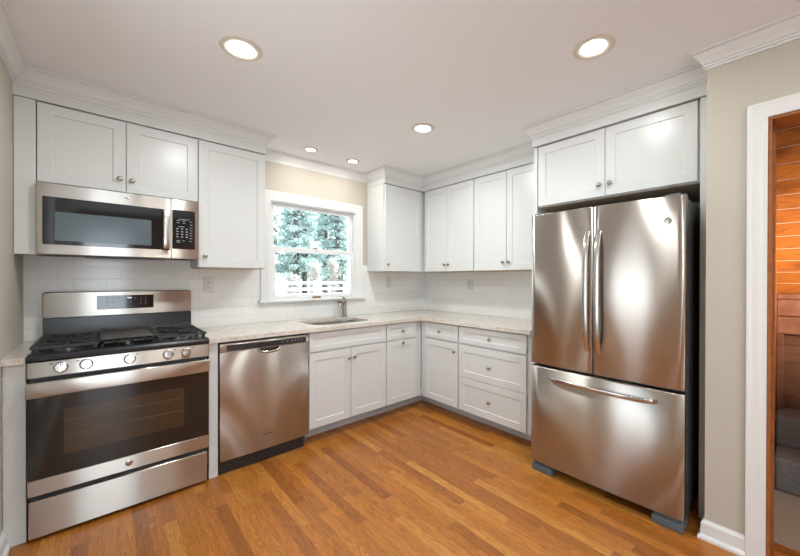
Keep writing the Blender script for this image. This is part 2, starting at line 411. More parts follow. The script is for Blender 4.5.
struct('wall_front', b, woodmat('pine_wall_panels', [(0.34, 0.13, 0.04), (0.42, 0.17, 0.055)], 0.15, 9.0, 'Z', 'X', rough=0.4, seam=0.004, grain=0.35), 'pine panelled wall behind the camera', 'wall')  # pine finish added so the steel reflects a warm, darker wall
# frames of the two unseen windows, added to supply light
def plainwin(n, f, u0, u1, w0, w1):
    b = BM()
    for (a, c, e, g) in ((u0-0.08, u0, w0-0.08, w1+0.08), (u1, u1+0.08, w0-0.08, w1+0.08), (u0, u1, w1, w1+0.08), (u0, u1, w0-0.08, w0)):
        loops(b, [rect(f, a, c, e, g, 0), rect(f, a, c, e, g, 0.018)])
    o = struct('window_%d' % n, b, TRIMW, 'white framed daylight window', 'window')
    return o
plainwin(2, lambda u, d, w: (u, YS+d, w), x0, x1, z2, z3)
plainwin(3, lambda u, d, w: (XL+d, u, w), y0, y1, z0, z1)
# partition with the doorway
DY0, DY1, DZ = -3.93, -3.138, 2.04
b = BM()
box(b, XD, 0, YE-0.1, YE, 0, CZ)
box(b, XD, XDB, DY1, YE-0.1, 0, CZ); box(b, XD, XDB, YS, DY0, 0, CZ); box(b, XD, XDB, DY0, DY1, DZ, CZ)
struct('wall_doorway', b, WALLP, 'beige wall between the refrigerator and the doorway', 'wall')

# crown moulding and frieze boards
CROWN = [(0, 2.350), (0.008, 2.350), (0.008, 2.358), (0.005, 2.3595), (0.005, 2.362), (0.013, 2.363), (0.013, 2.371), (0.0105, 2.3725), (0.0105, 2.375), (0.017, 2.377), (0.020, 2.384), (0.028, 2.396), (0.038, 2.405), (0.046, 2.414), (0.049, 2.421), (0.048, 2.4225), (0.048, 2.426), (0.058, 2.428), (0.058, CZ), (0, CZ)]
UE, AR = -2.035, -0.868                   # right end of left uppers / left end of right uppers
FA = -0.338                               # frieze face over wall cabinets
FF = -0.632                               # frieze face over refrigerator cabinet
YP = -1.872                               # left face of the refrigerator surround
b = BM()
sweep(b, [(XL, YS), (XL, FA), (UE, FA), (UE, 0), (AR, 0), (AR, FA), (FA, FA), (FA, YP), (FF, YP), (FF, YE)], CROWN, 1)
struct('trim_1', b, TRIMW, 'white crown molding around the kitchen ceiling', 'molding', smooth=25)
b = BM()
sweep(b, [(XD+0.001, YE), (XD, YE), (XD, YS)], CROWN, 1)
struct('trim_2', b, TRIMW, 'white crown molding over the doorway wall', 'molding', smooth=25)
FR = [(0, UT+0.003), (0, CZ-0.005), (-0.03, CZ-0.005), (-0.03, UT+0.003)]
b = BM(); sweep(b, [(XL, FA), (UE, FA), (UE, -0.002)], FR, 1)
struct('trim_3', b, WHITE, 'white frieze board over the range side cabinets', 'molding', smooth=25)
b = BM(); sweep(b, [(AR, -0.002), (AR, FA), (FA, FA), (FA, YP+0.0005)], FR, 1)
struct('trim_4', b, WHITE, 'white frieze board over the corner cabinets', 'molding', smooth=25)
b = BM(); sweep(b, [(-0.30, YP), (FF, YP), (FF, YE)], FR, 1)
struct('trim_5', b, WHITE, 'white frieze board over the refrigerator cabinet', 'molding', smooth=25)
# baseboards
BASEP = [(0, 0), (0.026, 0), (0.026, 0.012), (0.020, 0.020), (0.014, 0.023), (0.014, 0.076), (0.010, 0.084), (0.006, 0.087), (0.004, 0.093), (0, 0.093)]
b = BM(); sweep(b, [(-0.655, YE), (XD, YE), (XD, -3.07)], BASEP, 1)
struct('baseboard_right', b, TRIMW, 'white baseboard between refrigerator and doorway', 'baseboard', smooth=25)
b = BM(); sweep(b, [(XD, -4.0), (XD, YS), (XL, YS), (XL, -0.60)], BASEP, 1)
struct('baseboard_left', b, TRIMW, 'white baseboard along the left wall', 'baseboard', smooth=25)
# doorway casing and jamb
CAS = [(0, 0), (0, 0.018), (0.004, 0.020), (0.011, 0.0195), (0.014, 0.0178), (0.018, 0.0185), (0.024, 0.0165), (0.046, 0.0145), (0.050, 0.0155), (0.056, 0.0135), (0.066, 0.012), (0.069, 0.010), (0.069, 0)]   # (across from outer edge, depth)
def casing(bm, f, u0, u1, w0, w1, prof, bottom=False):
    """u0..u1 / w1 inner opening edges; mitred legs and head (and sill if bottom)"""
    wd = prof[-1][0]
    def ring(cu, cw, su, sw): return [f(cu + su*(wd-a), d, (cw + sw*(wd-a)) if sw else cw) for a, d in prof]
    pts = [ring(u0, w0, -1, 0 if not bottom else -1), ring(u0, w1, -1, 1), ring(u1, w1, 1, 1), ring(u1, w0, 1, 0 if not bottom else -1)]
    if bottom: pts.append(pts[0])
    return loops(bm, pts, not bottom, not bottom)
b = BM(); casing(b, mapB(XD), DY0, DY1, 0, DZ, CAS)
casing(b, lambda u, d, w: (XDB+d, u, w), DY0, DY1, 0, DZ, CAS)
d1 = struct('door_1', b, TRIMW, 'white cased doorway without a door on the right', 'doorway', smooth=25)
b = BM()
box(b, XD-0.004, XDB+0.004, DY1-0.014, DY1, 0, DZ-0.0, 0.002); box(b, XD-0.004, XDB+0.004, DY0, DY0+0.014, 0, DZ, 0.002); box(b, XD-0.004, XDB+0.004, DY0+0.014, DY1-0.014, DZ-0.014, DZ, 0.002)
box(b, XD+0.085, XDB-0.01, DY1-0.024, DY1-0.014, 0, DZ-0.014); box(b, XD+0.085, XDB-0.01, DY0+0.014, DY0+0.024, 0, DZ-0.014)
j = obj('door_jamb', b, JAMB, d1); j['label'] = 'stained orange pine jamb'

# kitchen window
cas2 = [(a*1.24, d*1.1) for a, d in CAS]
b = BM(); casing(b, mapA(0), WX0, WX1, WZ0, WZ1, cas2)
win = struct('window_1', b, TRIMW, 'white double hung window over the sink', 'window', smooth=25)
b = BM(); box(b, -1.99, -0.908, -0.058, 0.02, 1.088, WZ0+0.002, 0.006, 3); box(b, -1.965, -0.93, -0.018, -0.0005, 1.075, 1.088)
obj('window_stool', b, TRIMW, win)
b = BM()
for (a, c, e, g) in ((WX0, WX0+0.010, WZ0, WZ1), (WX1-0.010, WX1, WZ0, WZ1), (WX0+0.010, WX1-0.010, WZ1-0.010, WZ1), (WX0+0.010, WX1-0.010, WZ0, WZ0+0.006)):
    box(b, a, c, 0.002, 0.15, e, g)
obj('window_jamb', b, TRIMW, win)
def sash(y0, y1, z0, z1, br, tr, st=0.036):
    a, c = WX0+0.010, WX1-0.010
    b = BM(); f = mapA(y1)
    t = y1-y0
    for q in ((a, a+st, z0, z1), (c-st, c, z0, z1), (a+st, c-st, z0, z0+br), (a+st, c-st, z1-tr, z1)):
        box(b, q[0], q[1], y0, y1, q[2], q[3], 0.002)
    s = obj('sash', b, TRIMW, win)
    b = BM(); box(b, a+st-0.003, c-st+0.003, (y0+y1)/2-0.002, (y0+y1)/2+0.002, z0+br-0.003, z1-tr+0.003)
    obj('glass_pane', b, GLASS, s)
    return s
sl = sash(0.006, 0.036, WZ0+0.006, 1.594, 0.036, 0.046)
su = sash(0.042, 0.072, 1.552, WZ1-0.010, 0.032, 0.03)
su.name = 'upper_sash'; sl.name = 'lower_sash'
b = BM(); box(b, -1.49, -1.405, -0.004, 0.006, 1.112, 1.130, 0.002)
obj('sash_lift', b, BRASS, sl)
b = BM(); box(b, -1.475, -1.435, -0.002, 0.02, 1.594, 1.603, 0.002); lathe(b, [(0.010, 0), (0.010, 0.006), (0.004, 0.010)], (-1.455, 0.012, 1.6), n=12)
obj('sash_lock', b, BRASS, sl)

# ------------------------------------------------------------------ backsplash tile
b = BM(); T = 0.008; TT = 1.447
box(b, XL, -1.972, -T, 0, CT, TT); box(b, -1.972, -0.93, -T, 0, CT, 1.075); box(b, -0.93, -T, -T, 0, CT, TT)
struct('backsplash_back', b, TILEA, 'white subway tile backsplash under the window', 'backsplash')
b = BM(); box(b, -T, 0, YP+0.002, 0, CT, TT)
struct('backsplash_right', b, TILEB, 'white subway tile backsplash beside the refrigerator', 'backsplash')

# ------------------------------------------------------------------ cabinets
def knob(f, u, w, parent):
    o = Vector(f(u, DT-0.0005, w)); ax = Vector(f(u, 1, w)) - Vector(f(u, 0, w))
    b = BM(); lathe(b, [(0.0085, 0), (0.0085, 0.002), (0.0055, 0.004), (0.005, 0.012), (0.0105, 0.016), (0.0150, 0.0195), (0.0152, 0.023), (0.0125, 0.027), (0.006, 0.0285)], o, ax, 18)
    return obj('knob', b, NICKEL, parent, smooth=50)
def front(kind, f, u0, u1, w0, w1, parent, ku=None, kw=None, rail=0.057):
    g = 0.002
    b = BM(); shaker(b, f, min(u0, u1)+g, max(u0, u1)-g, w0, w1, DT, rail)
    o = obj(kind, b, WHITE, parent, smooth=20)
    if ku is not None: knob(f, ku, kw, o)
    return o
fAu, fBu, fAb, fBb = mapA(UF), mapB(UF), mapA(BF), mapB(BF)

# wall cabinets, left run
c = thing('wall_cabinet', 'white two-door wall cabinet over the microwave', 'cabinet', (-2.87, -0.16, 1.84))
b = BM(); box(b, -3.243, -2.4875, UF, -0.010, 1.838, UT); obj('body', b, WHITE, c)
b = BM(); box(b, XL+0.002, -3.2455, UF-DT, UF-0.001+0.02, 1.433, UT, 0.001); box(b, -3.262, -3.2455, UF+0.019, -0.010, 1.433, UT); obj('filler_panel', b, WHITE, c)
front('door', fAu, -3.243, -2.869, 1.842, UT-0.004, c, -2.899, 1.920)
front('door', fAu, -2.869, -2.4875, 1.842, UT-0.004, c, -2.840, 1.918)
c = thing('wall_cabinet', 'tall white one-door wall cabinet between the microwave and the window', 'cabinet', (-2.26, -0.16, UB))
b = BM(); box(b, -2.4855, UE, UF, -0.010, UB, UT, 0.001); obj('body', b, WHITE, c)
b = BM(); box(b, -2.48, UE+0.005, UF+0.005, -0.012, UB-0.004, UB-0.0005); obj('underside', b, RAWWOOD, c)
front('door', fAu, -2.4855, UE, UB+0.001, UT-0.004, c, -2.449, 1.461)
# right of window and corner
c = thing('wall_cabinet', 'white one-door wall cabinet in the corner right of the window', 'cabinet', (-0.6, -0.16, UB))
b = BM(); box(b, AR, -0.012, UF, -0.010, UB, UT, 0.001); obj('body', b, WHITE, c)
b = BM(); box(b, AR+0.005, -0.33, UF+0.005, -0.012, UB-0.004, UB-0.0005); obj('underside', b, RAWWOOD, c)
front('door', fAu, AR+0.012, -0.362, UB+0.001, UT-0.004, c, -0.828, 1.452)
for (ya, ym, yb, k1, k2, lab) in ((-0.355, -0.703, -1.064, -0.678, -0.735, 'white two-door wall cabinet touching the corner above the counter'),
                                  (-1.070, -1.443, -1.83, -1.414, -1.475, 'white two-door wall cabinet next to the refrigerator surround')):
    c = thing('wall_cabinet', lab, 'cabinet', (-0.16, (ya+yb)/2, UB))
    yl = -0.332 if ya > -0.5 else ya+0.002; yr = yb-0.002 if ya > -0.5 else YP+0.002
    b = BM(); box(b, UF, -0.010, yr, yl, UB, UT, 0.001); obj('body', b, WHITE, c)
    b = BM(); box(b, UF+0.005, -0.012, yr+0.004, yl-0.004, UB-0.004, UB-0.0005); obj('underside', b, RAWWOOD, c)
    front('door', fBu, ym, ya, UB+0.001, UT-0.004, c, k1, 1.456)
    front('door', fBu, yb, ym, UB+0.001, UT-0.004, c, k2, 1.455)

# refrigerator surround
FX = -0.612
fF = mapB(-0.592)
c = thing('end_panel', 'tall white end panel between the counter and the refrigerator', 'panel', (-0.3, YP-0.015, 0))
b = BM(); box(b, -0.612, -0.010, YP-0.030, YP, 0, UT, 0.001); obj('panel_board', b, WHITE, c)
c = thing('end_panel', 'tall white end panel between the refrigerator and the beige wall', 'panel', (-0.3, -2.89, 0))
b = BM(); box(b, -0.612, -0.010, YE+0.001, -2.870, 0, UT, 0.001); obj('panel_board', b, WHITE, c)
c = thing('wall_cabinet', 'deep white two-door cabinet over the refrigerator', 'cabinet', (-0.3, -2.38, 1.845))
b = BM(); box(b, -0.592, -0.010, -2.868, YP-0.032, 1.838, UT, 0.001); obj('body', b, WHITE, c)
b = BM(); box(b, -0.586, -0.02, -2.864, YP-0.036, 1.834, 1.8375); obj('underside', b, RAWWOOD, c)
front('door', fF, -1.908, -2.3805, 1.843, UT-0.004, c, -2.347, 1.919)
front('door', fF, -2.3805, -2.860, 1.843, UT-0.004, c, -2.414, 1.919)

# base cabinets
BZ0, BZ1 = 0.108, 0.880
DRW = (0.724, 0.871); DOR = (0.118, 0.708)
def base_body(bm, f, u0, u1, back):
    u0, u1 = min(u0, u1), max(u0, u1)
    t = 0.018
    def bx(a, c, d0, d1, w0, w1):
        loops(bm, [rect(f, a, c, w0, w1, d0), rect(f, a, c, w0, w1, d1)])
    bx(u0, u1, -0.02, 0, BZ0, BZ1)                    # face frame
    bx(u0, u0+t, back, -0.02, BZ0, BZ1-0.001); bx(u1-t, u1, back, -0.02, BZ0, BZ1-0.001)
    bx(u0+t, u1-t, back, -0.02, BZ0, BZ0+t); bx(u0+t, u1-t, back, back+0.01, BZ0+t, BZ1-0.001)
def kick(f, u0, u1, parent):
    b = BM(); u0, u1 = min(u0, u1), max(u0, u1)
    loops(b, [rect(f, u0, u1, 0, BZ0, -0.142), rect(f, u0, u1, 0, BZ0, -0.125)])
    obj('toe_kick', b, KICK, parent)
BK = -0.597+0.006
c = thing('base_cabinet', 'white sink cabinet with two doors and a false drawer front', 'cabinet', (-1.435, -0.3, 0))
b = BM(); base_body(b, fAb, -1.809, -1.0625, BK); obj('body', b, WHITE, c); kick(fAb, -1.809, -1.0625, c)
front('false_drawer', fAb, -1.8068, -1.0645, *DRW, c, rail=0.042)
front('door', fAb, -1.8068, -1.436, *DOR, c, -1.461, 0.632)
front('door', fAb, -1.436, -1.0645, *DOR, c, -1.408, 0.632)
c = thing('base_cabinet', 'narrow white base cabinet with one drawer beside the sink cabinet', 'cabinet', (-0.87, -0.3, 0))
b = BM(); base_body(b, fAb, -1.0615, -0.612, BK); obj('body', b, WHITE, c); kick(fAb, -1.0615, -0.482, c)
front('drawer', fAb, -1.0595, -0.692, *DRW, c, -0.872, 0.797, rail=0.042)
front('door', fAb, -1.0595, -0.688, *DOR, c, -0.872, 0.683)
c = thing('base_cabinet', 'white corner base cabinet with one drawer over one door', 'cabinet', (-0.3, -0.9, 0))
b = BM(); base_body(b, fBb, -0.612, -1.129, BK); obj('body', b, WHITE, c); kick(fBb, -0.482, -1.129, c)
front('drawer', fBb, -0.675, -1.124, *DRW, c, -0.896, 0.795, rail=0.042)
front('door', fBb, -0.675, -1.124, *DOR, c, -1.088, 0.632)
c = thing('base_cabinet', 'white base cabinet with three stacked drawers near the refrigerator', 'cabinet', (-0.3, -1.49, 0))
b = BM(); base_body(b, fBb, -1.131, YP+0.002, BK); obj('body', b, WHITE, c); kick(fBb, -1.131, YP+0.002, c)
front('drawer', fBb, -1.137, -1.826, *DRW, c, -1.483, 0.795, rail=0.042)
front('drawer', fBb, -1.137, -1.826, 0.420, 0.706, c, -1.483, 0.557)
front('drawer', fBb, -1.137, -1.826, 0.118, 0.404+0.012, c, -1.483, 0.266)

# fillers beside the range
c = thing('filler_panel', 'narrow white panel between the range and the dishwasher', 'panel', (-2.45, -0.3, 0))
b = BM(); box(b, -2.479, -2.428, -0.625, -0.605, 0, 0.882, 0.001); box(b, -2.446, -2.428, -0.605, -0.012, 0, 0.882); obj('panel_board', b, WHITE, c)
c = thing('filler_panel', 'narrow white panel left of the range by the beige wall', 'panel', (-3.29, -0.3, 0))
b = BM(); box(b, XL+0.0015, -3.252, -0.625, -0.605, 0, 0.882, 0.001); box(b, -3.27, -3.252, -0.605, -0.012, 0, 0.882); obj('panel_board', b, WHITE, c)

# countertops
def slab_poly(bm, outer, holes, z0, z1, bev=0.004):
    es = []; loopsv = []
    for lp in [outer]+holes:
        vs = [bm.verts.new((x, y, z1)) for x, y in lp]; loopsv.append(vs)
        for i in range(len(vs)): es.append(bm.edges.new((vs[i], vs[(i+1) % len(vs)])))
    r = bmesh.ops.triangle_fill(bm, edges=es, use_beauty=True)
    top = [g for g in r['geom'] if isinstance(g, bmesh.types.BMFace)]
    low = {v: bm.verts.new((v.co.x, v.co.y, z0)) for vs in loopsv for v in vs}
    for f in top: bm.faces.new([low[v] for v in f.verts][::-1])
    for vs in loopsv:
        for i in range(len(vs)):
            a, c2 = vs[i], vs[(i+1) % len(vs)]
            bm.faces.new((a, c2, low[c2], low[a]))
    return bm
SK = (-1.700, -1.150, -0.525, -0.105)
hole = rrect(*SK, 0.10, 8)
CE = 0.6505
b = BM(); slab_poly(b, [(-2.481, -0.009), (-2.481, -CE), (-CE-0.006, -CE), (-CE, -CE-0.006), (-CE, YP+0.0015), (-0.009, YP+0.0015), (-0.009, -0.009)], [hole], CT-0.031, CT)
ct = obj('countertop', b, GRANITE, None, smooth=25); tag(ct, 'long L-shaped speckled granite countertop with the sink cutout', 'countertop')
b = BM(); slab_poly(b, [(XL+0.001, -0.009), (XL+0.001, -CE), (-3.2515, -CE), (-3.2515, -0.009)], [], CT-0.031, CT)
ct = obj('countertop', b, GRANITE, None, smooth=25); tag(ct, 'narrow strip of granite countertop left of the range', 'countertop')

# sink
c = thing('sink', 'undermount stainless sink with rounded corners under the window', 'sink', ((SK[0]+SK[1])/2, (SK[2]+SK[3])/2, 0.69))
b = BM(); zt = CT-0.0315
rings = []
def rr3(ins, z, r): return [(x, y, z) for x, y in rrect(SK[0]+ins, SK[1]-ins, SK[2]+ins, SK[3]-ins, r, 8)]
for ins, z, r in ((-0.02, zt-0.002, 0.12), (-0.02, zt, 0.12), (-0.004, zt, 0.104), (0.004, zt-0.02, 0.098), (0.012, 0.73, 0.09), (0.022, 0.708, 0.085), (0.05, 0.697, 0.06), (0.16, 0.692, 0.04)): rings.append(rr3(ins, z, r))
loops(b, rings, False, True)
bmesh.ops.solidify(b, geom=b.faces[:], thickness=-0.0012)
obj('basin', b, steel('sink_steel', (0.55, 0.52, 0.48), 0.4, 0.03, 0.3), c)
b = BM(); lathe(b, [(0.045, 0.6935), (0.045, 0.697), (0.032, 0.698), (0.028, 0.6945)], ((SK[0]+SK[1])/2, (SK[2]+SK[3])/2, 0), n=20); obj('drain', b, CHROME, c)

# faucet
fx, fy = -1.183, -0.072
c = thing('faucet', 'brushed nickel single-lever faucet behind the sink', 'faucet', (fx, fy, CT))
b = BM(); lathe(b, [(0.027, CT+0.0005), (0.027, CT+0.006), (0.022, CT+0.010), (0.021, 1.02), (0.0215, 1.085), (0.019, 1.094), (0.008, 1.097)], (fx, fy, 0), n=20); obj('body', b, NICKEL, c)
b = BM(); tube(b, [(fx-0.005, fy-0.006, 1.055), (fx-0.040, fy-0.040, 1.074), (fx-0.080, fy-0.078, 1.079), (fx-0.108, fy-0.104, 1.070)], [0.013, 0.0145, 0.018, 0.0185], 14); sp_ = obj('spout', b, NICKEL, c, smooth=50)
b = BM(); lathe(b, [(0.0185, 0), (0.020, -0.008), (0.019, -0.036), (0.013, -0.038)], (fx-0.106, fy-0.102, 1.064), (0.1, 0.1, 1), 16); obj('spray_head', b, CHROME, sp_)
b = BM(); tube(b, [(fx, fy, 1.095), (fx-0.010, fy-0.010, 1.112), (fx-0.045, fy-0.040, 1.120), (fx-0.080, fy-0.072, 1.121)], [0.009, 0.008, 0.006, 0.005], 10); obj('lever', b, NICKEL, c, smooth=50)

# ------------------------------------------------------------------ outlets
def outlet(f, u, w, lab):
    c = thing('wall_outlet', lab, 'outlet', f(u, 0.0, w))
    b = BM(); rslab(b, f, u-0.037, u+0.037, w-0.060, w+0.060, 0.0003, 0.006, 0.005, 0.003); obj('cover_plate', b, OUTLET, c)
    for dz in (-0.021, 0.021):
        b = BM(); rslab(b, f, u-0.017, u+0.017, w+dz-0.014, w+dz+0.014, 0.005, 0.0075, 0.006, 0.001); s = obj('socket', b, OUTLET, c)
        b = BM()
        for du in (-0.006, 0.006): loops(b, [rect(f, u+du-0.0012, u+du+0.0012, w+dz-0.003, w+dz+0.006, 0.007), rect(f, u+du-0.0012, u+du+0.0012, w+dz-0.003, w+dz+0.006, 0.0078)])
        loops(b, [rect(f, u-0.002, u+0.002, w+dz-0.010, w+dz-0.006, 0.007), rect(f, u-0.002, u+0.002, w+dz-0.010, w+dz-0.006, 0.0078)])
        obj('slots', b, SLOT, s)
outlet(mapA(-T), -2.36, 1.252, 'white outlet on the tile right of the range')
outlet(mapA(-T), -0.573, 1.262, 'white outlet on the tile under the corner wall cabinet')
outlet(mapB(-T), -0.757, 1.238, 'white outlet on the tile wall left of the refrigerator')

# ------------------------------------------------------------------ recessed ceiling lights
DL = ['large round recessed ceiling light in front of the range cabinets', 'large round recessed ceiling light in front of the refrigerator cabinet',
      'round recessed ceiling light in the middle of the ceiling', 'small round recessed ceiling light over the left side of the sink window', 'small round recessed ceiling light over the right side of the sink window',
      'large round recessed ceiling light behind the camera by the left wall', 'large round recessed ceiling light behind the camera by the doorway']
for (x, y, R, en), lab in zip(DOWNLIGHTS, DL):
    c = thing('ceiling_light', lab, 'ceiling light', (x, y, CZ))
    ri = R*0.60
    b = BM(); lathe(b, [(R, CZ-0.0005), (R-0.001, CZ-0.004), (R-0.012, CZ-0.009), (ri+0.004, CZ-0.008), (ri, CZ-0.004), (ri, CZ-0.0005)], (x, y, 0), n=40, cap0=False, cap1=False); obj('trim_ring', b, TRIMRING, c, smooth=60)
    b = BM(); lathe(b, [(ri, CZ-0.0006), (ri, CZ-0.0045), (ri*0.6, CZ-0.0055), (0.001, CZ-0.006)], (x, y, 0), n=40); obj('lens', b, LENS, c, smooth=60)
    light('downlight_lamp', 'AREA', (x, y, CZ-0.0075), en, DOWN_COL if R > 0.07 else SMALL_COL, shape='DISK', size=ri*1.9).parent = None

# ------------------------------------------------------------------ microwave
MX0, MX1, MZ0, MZ1, MF = -3.2425, -2.4905, 1.434, 1.833, -0.372
fM = mapA(MF)
c = thing('microwave', 'stainless over-the-range microwave with black keypad', 'microwave', (-2.867, -0.19, MZ0))
b = BM(); box(b, MX0+0.003, MX1-0.003, MF+0.03, -0.010, MZ0+0.004, MZ1-0.001, 0.002)
obj('body', b, FRSIDE, c)
XS = -2.646
b = BM(); rslab(b, fM, MX0, XS-0.001, MZ0, MZ1, -0.029, 0, 0.004, 0.003); dm = obj('door', b, STEEL, c)
b = BM(); rslab(b, fM, -3.219, -2.652, 1.490, 1.757, -0.001, 0.002, 0.008, 0.001); obj('door_glass', b, BLACKG, dm)
b = BM(); rslab(b, fM, -3.172, -2.748, 1.513, 1.676, 0.0015, 0.0027, 0.006, 0.0005); obj('window_mesh', b, MWWIN, dm)
b = BM(); f = fM
prof = rrect(-2.692, -2.656, 0.020, 0.042, 0.008, 4)
loops(b, [[f(u, d*0.9, z) for u, d in prof] if i in (0, 5) else [f(u, d, z) for u, d in prof] for i, z in enumerate((1.496, 1.502, 1.56, 1.68, 1.744, 1.75))])
for z in (1.512, 1.732): loops(b, [rect(f, -2.684, -2.664, z-0.01, z+0.01, 0.001), rect(f, -2.684, -2.664, z-0.01, z+0.01, 0.025)])
obj('handle', b, CHROME, dm, smooth=50)
b = BM(); rslab(b, fM, XS+0.001, MX1, MZ0, MZ1, -0.029, 0, 0.004, 0.003); cp = obj('control_panel', b, STEEL, c)
b = BM(); rslab(b, fM, -2.640, -2.513, 1.500, 1.763, -0.001, 0.002, 0.006, 0.001); kp = obj('keypad', b, BLACKG, cp)
b = BM()
def mark(u, w, du, dw, d=0.0024, ff=None):
    g = ff or fM
    loops(b, [rect(g, u-du/2, u+du/2, w-dw/2, w+dw/2, d-0.0015), rect(g, u-du/2, u+du/2, w-dw/2, w+dw/2, d)])
mark(-2.575, 1.701, 0.058, 0.003)
for u in (-2.608, -2.575): mark(u, 1.690, 0.018, 0.003); mark(u, 1.676, 0.016, 0.003)
for i, w in enumerate((1.688, 1.668, 1.648, 1.630, 1.612, 1.594, 1.575)): mark(-2.536, w, 0.016, 0.0028)
mark(-2.59, 1.651, 0.036, 0.003)
for r_ in range(4):
    for q in range(3): mark(-2.612+q*0.026, 1.636-r_*0.018, 0.011, 0.006)
mark(-2.607, 1.556, 0.018, 0.004); mark(-2.577, 1.556, 0.010, 0.005); mark(-2.54, 1.556, 0.014, 0.003); mark(-2.607, 1.545, 0.02, 0.003)
obj('key_marking', b, MARK, cp)
b = BM(); lathe(b, [(0.010, -0.0005), (0.010, 0.001), (0.0085, 0.0016)], fM(-2.868, 0, 1.796), (0, -1, 0), 24); bd = obj('badge', b, CHROME, dm)
b = BM(); text_bm(b, 'GE', 0.009, fM, -2.868, 0.0016, 1.796); obj('badge_lettering', b, DARKMARK, dm)
b = BM()
for k in range(5): box(b, -3.21+k*0.018, -3.20+k*0.018, MF+0.06, -0.20, MZ0-0.004, MZ0+0.0045)
box(b, -3.06, -2.65, MF+0.08, -0.12, MZ0-0.005, MZ0+0.0045, 0.002)
for k in range(5): box(b, -2.60+k*0.018, -2.59+k*0.018, MF+0.06, -0.20, MZ0-0.004, MZ0+0.0045)
obj('underside_vent', b, GREYPL, c)

# ------------------------------------------------------------------ range
RX0, RX1 = -3.2455, -2.4865; RF = -0.664; RC = (RX0+RX1)/2
fR = mapA(RF)
c = thing('range', 'stainless gas range with black cooktop and oven window', 'range', (RC, -0.34, 0))
b = BM(); box(b, RX0+0.004, RX1-0.004, RF+0.045, -0.012, 0.02, 0.895, 0.002)
for x in (RX0+0.03, RX1-0.03):
    for y in (RF+0.09, -0.08): lathe(b, [(0.015, 0), (0.015, 0.02)], (x, y, 0.0), n=10)
obj('body', b, FRSIDE, c)
# cooktop with raised front lip
b = BM()
prof = [(-0.075, 0.897), (RF+0.008, 0.889), (RF-0.002, 0.893), (RF-0.004, 0.908), (RF+0.004, 0.920), (RF+0.020, 0.925), (RF+0.035, 0.921), (-0.10, 0.921), (-0.075, 0.928)]
loops(b, [[(x, y, z) for y, z in prof] for x in (RX0, RX1)])
ck = obj('cooktop', b, ENAMEL, c, smooth=25)
b = BM()
prof = [(-0.072, 1.047), (-0.072, 0.955), (-0.080, 0.935), (-0.105, 0.923), (-0.012, 0.923), (-0.012, 1.047)]
loops(b, [[(x, y, z) for y, z in prof] for x in (RX0+0.002, RX1-0.002)])
box(b, RX0+0.002, RX1-0.002, -0.06, -0.014, 1.047, 1.205)
bgd = obj('backguard', b, ENAMEL, c, smooth=25)
b = BM(); fG = mapA(-0.064)
prof = rrect(RX0, RX1, 1.052, 1.214, 0.016)
loops(b, [[(u, -0.0135, w) for u, w in prof], [(u, -0.062, w) for u, w in prof], [(u, -0.066, w) for u, w in rrect(RX0+0.004, RX1-0.004, 1.056, 1.210, 0.013)]])
bp_ = obj('backguard_panel', b, STEEL, bgd)
b = BM(); fG = mapA(-0.066); rslab(b, fG, -3.005, -2.712, 1.094, 1.186, -0.002, 0.0022, 0.004, 0.001); ds = obj('display', b, BLACKG, bgd)
b = BM()
for q in range(3):
    for w in (1.171, 1.157, 1.140): mark(-2.955+q*0.027, w, 0.014, 0.003, 0.0026, fG)
mark(-2.955, 1.120, 0.014, 0.003, 0.0026, fG); mark(-2.865, 1.140, 0.012, 0.003, 0.0026, fG); mark(-2.838, 1.142, 0.012, 0.004, 0.0026, fG)
mark(-2.81, 1.165, 0.008, 0.003, 0.0026, fG)
for q in range(2):
    for w in (1.168, 1.152, 1.137, 1.124): mark(-2.782+q*0.026, w, 0.006, 0.003, 0.0026, fG)
obj('key_marking', b, MARK, bgd)
b = BM(); text_bm(b, '4:01', 0.015, fG, -2.842, 0.0026, 1.168); obj('clock_digits', b, DIGIT, bgd)
# control panel: slightly raked
fP = lambda u, d, w: (u, RF - d + (w-0.81)*0.10, w)
b = BM(); rslab(b, fP, RX0, RX1, 0.809, 0.887, -0.05, 0.006, 0.004, 0.003); cpn = obj('control_panel', b, STEEL, c)
b = BM()
for u in (-3.165, -3.072, -2.835, -2.662, -2.572): mark(u, 0.872, 0.012, 0.005, 0.0066, fP)
obj('burner_marking', b, DARKMARK, cpn)
for u in (-3.131, -3.040, -2.867, -2.695, -2.607):
    o = Vector(fP(u, 0.0058, 0.851)); ax = Vector((0, -1, 0.10)).normalized()
    b = BM(); lathe(b, [(0.027, 0), (0.027, 0.004), (0.0235, 0.006), (0.0225, 0.022), (0.020, 0.025), (0.001, 0.0255)], o, ax, 28); k = obj('control_knob', b, CHROME, c)
    b = BM(); up = Vector((0, 0.10, 1)).normalized(); rt = Vector((1, 0, 0))
    pr = [(-0.0065, 0.0), (-0.005, 0.012), (0.005, 0.012), (0.0065, 0.0)]
    loops(b, [[o + ax*(0.024+d) + rt*s + up*h for s, d in pr] for h in (-0.021, 0.021)])
    obj('grip', b, CHROME, k)
    b = BM(); loops(b, [[o + ax*(0.0364) + rt*s + up*h for s, h in ((-0.001, 0.006), (0.001, 0.006), (0.001, 0.019), (-0.001, 0.019))], [o + ax*(0.0368) + rt*s + up*h for s, h in ((-0.001, 0.006), (0.001, 0.006), (0.001, 0.019), (-0.001, 0.019))]])
    obj('pointer', b, DARKMARK, k)
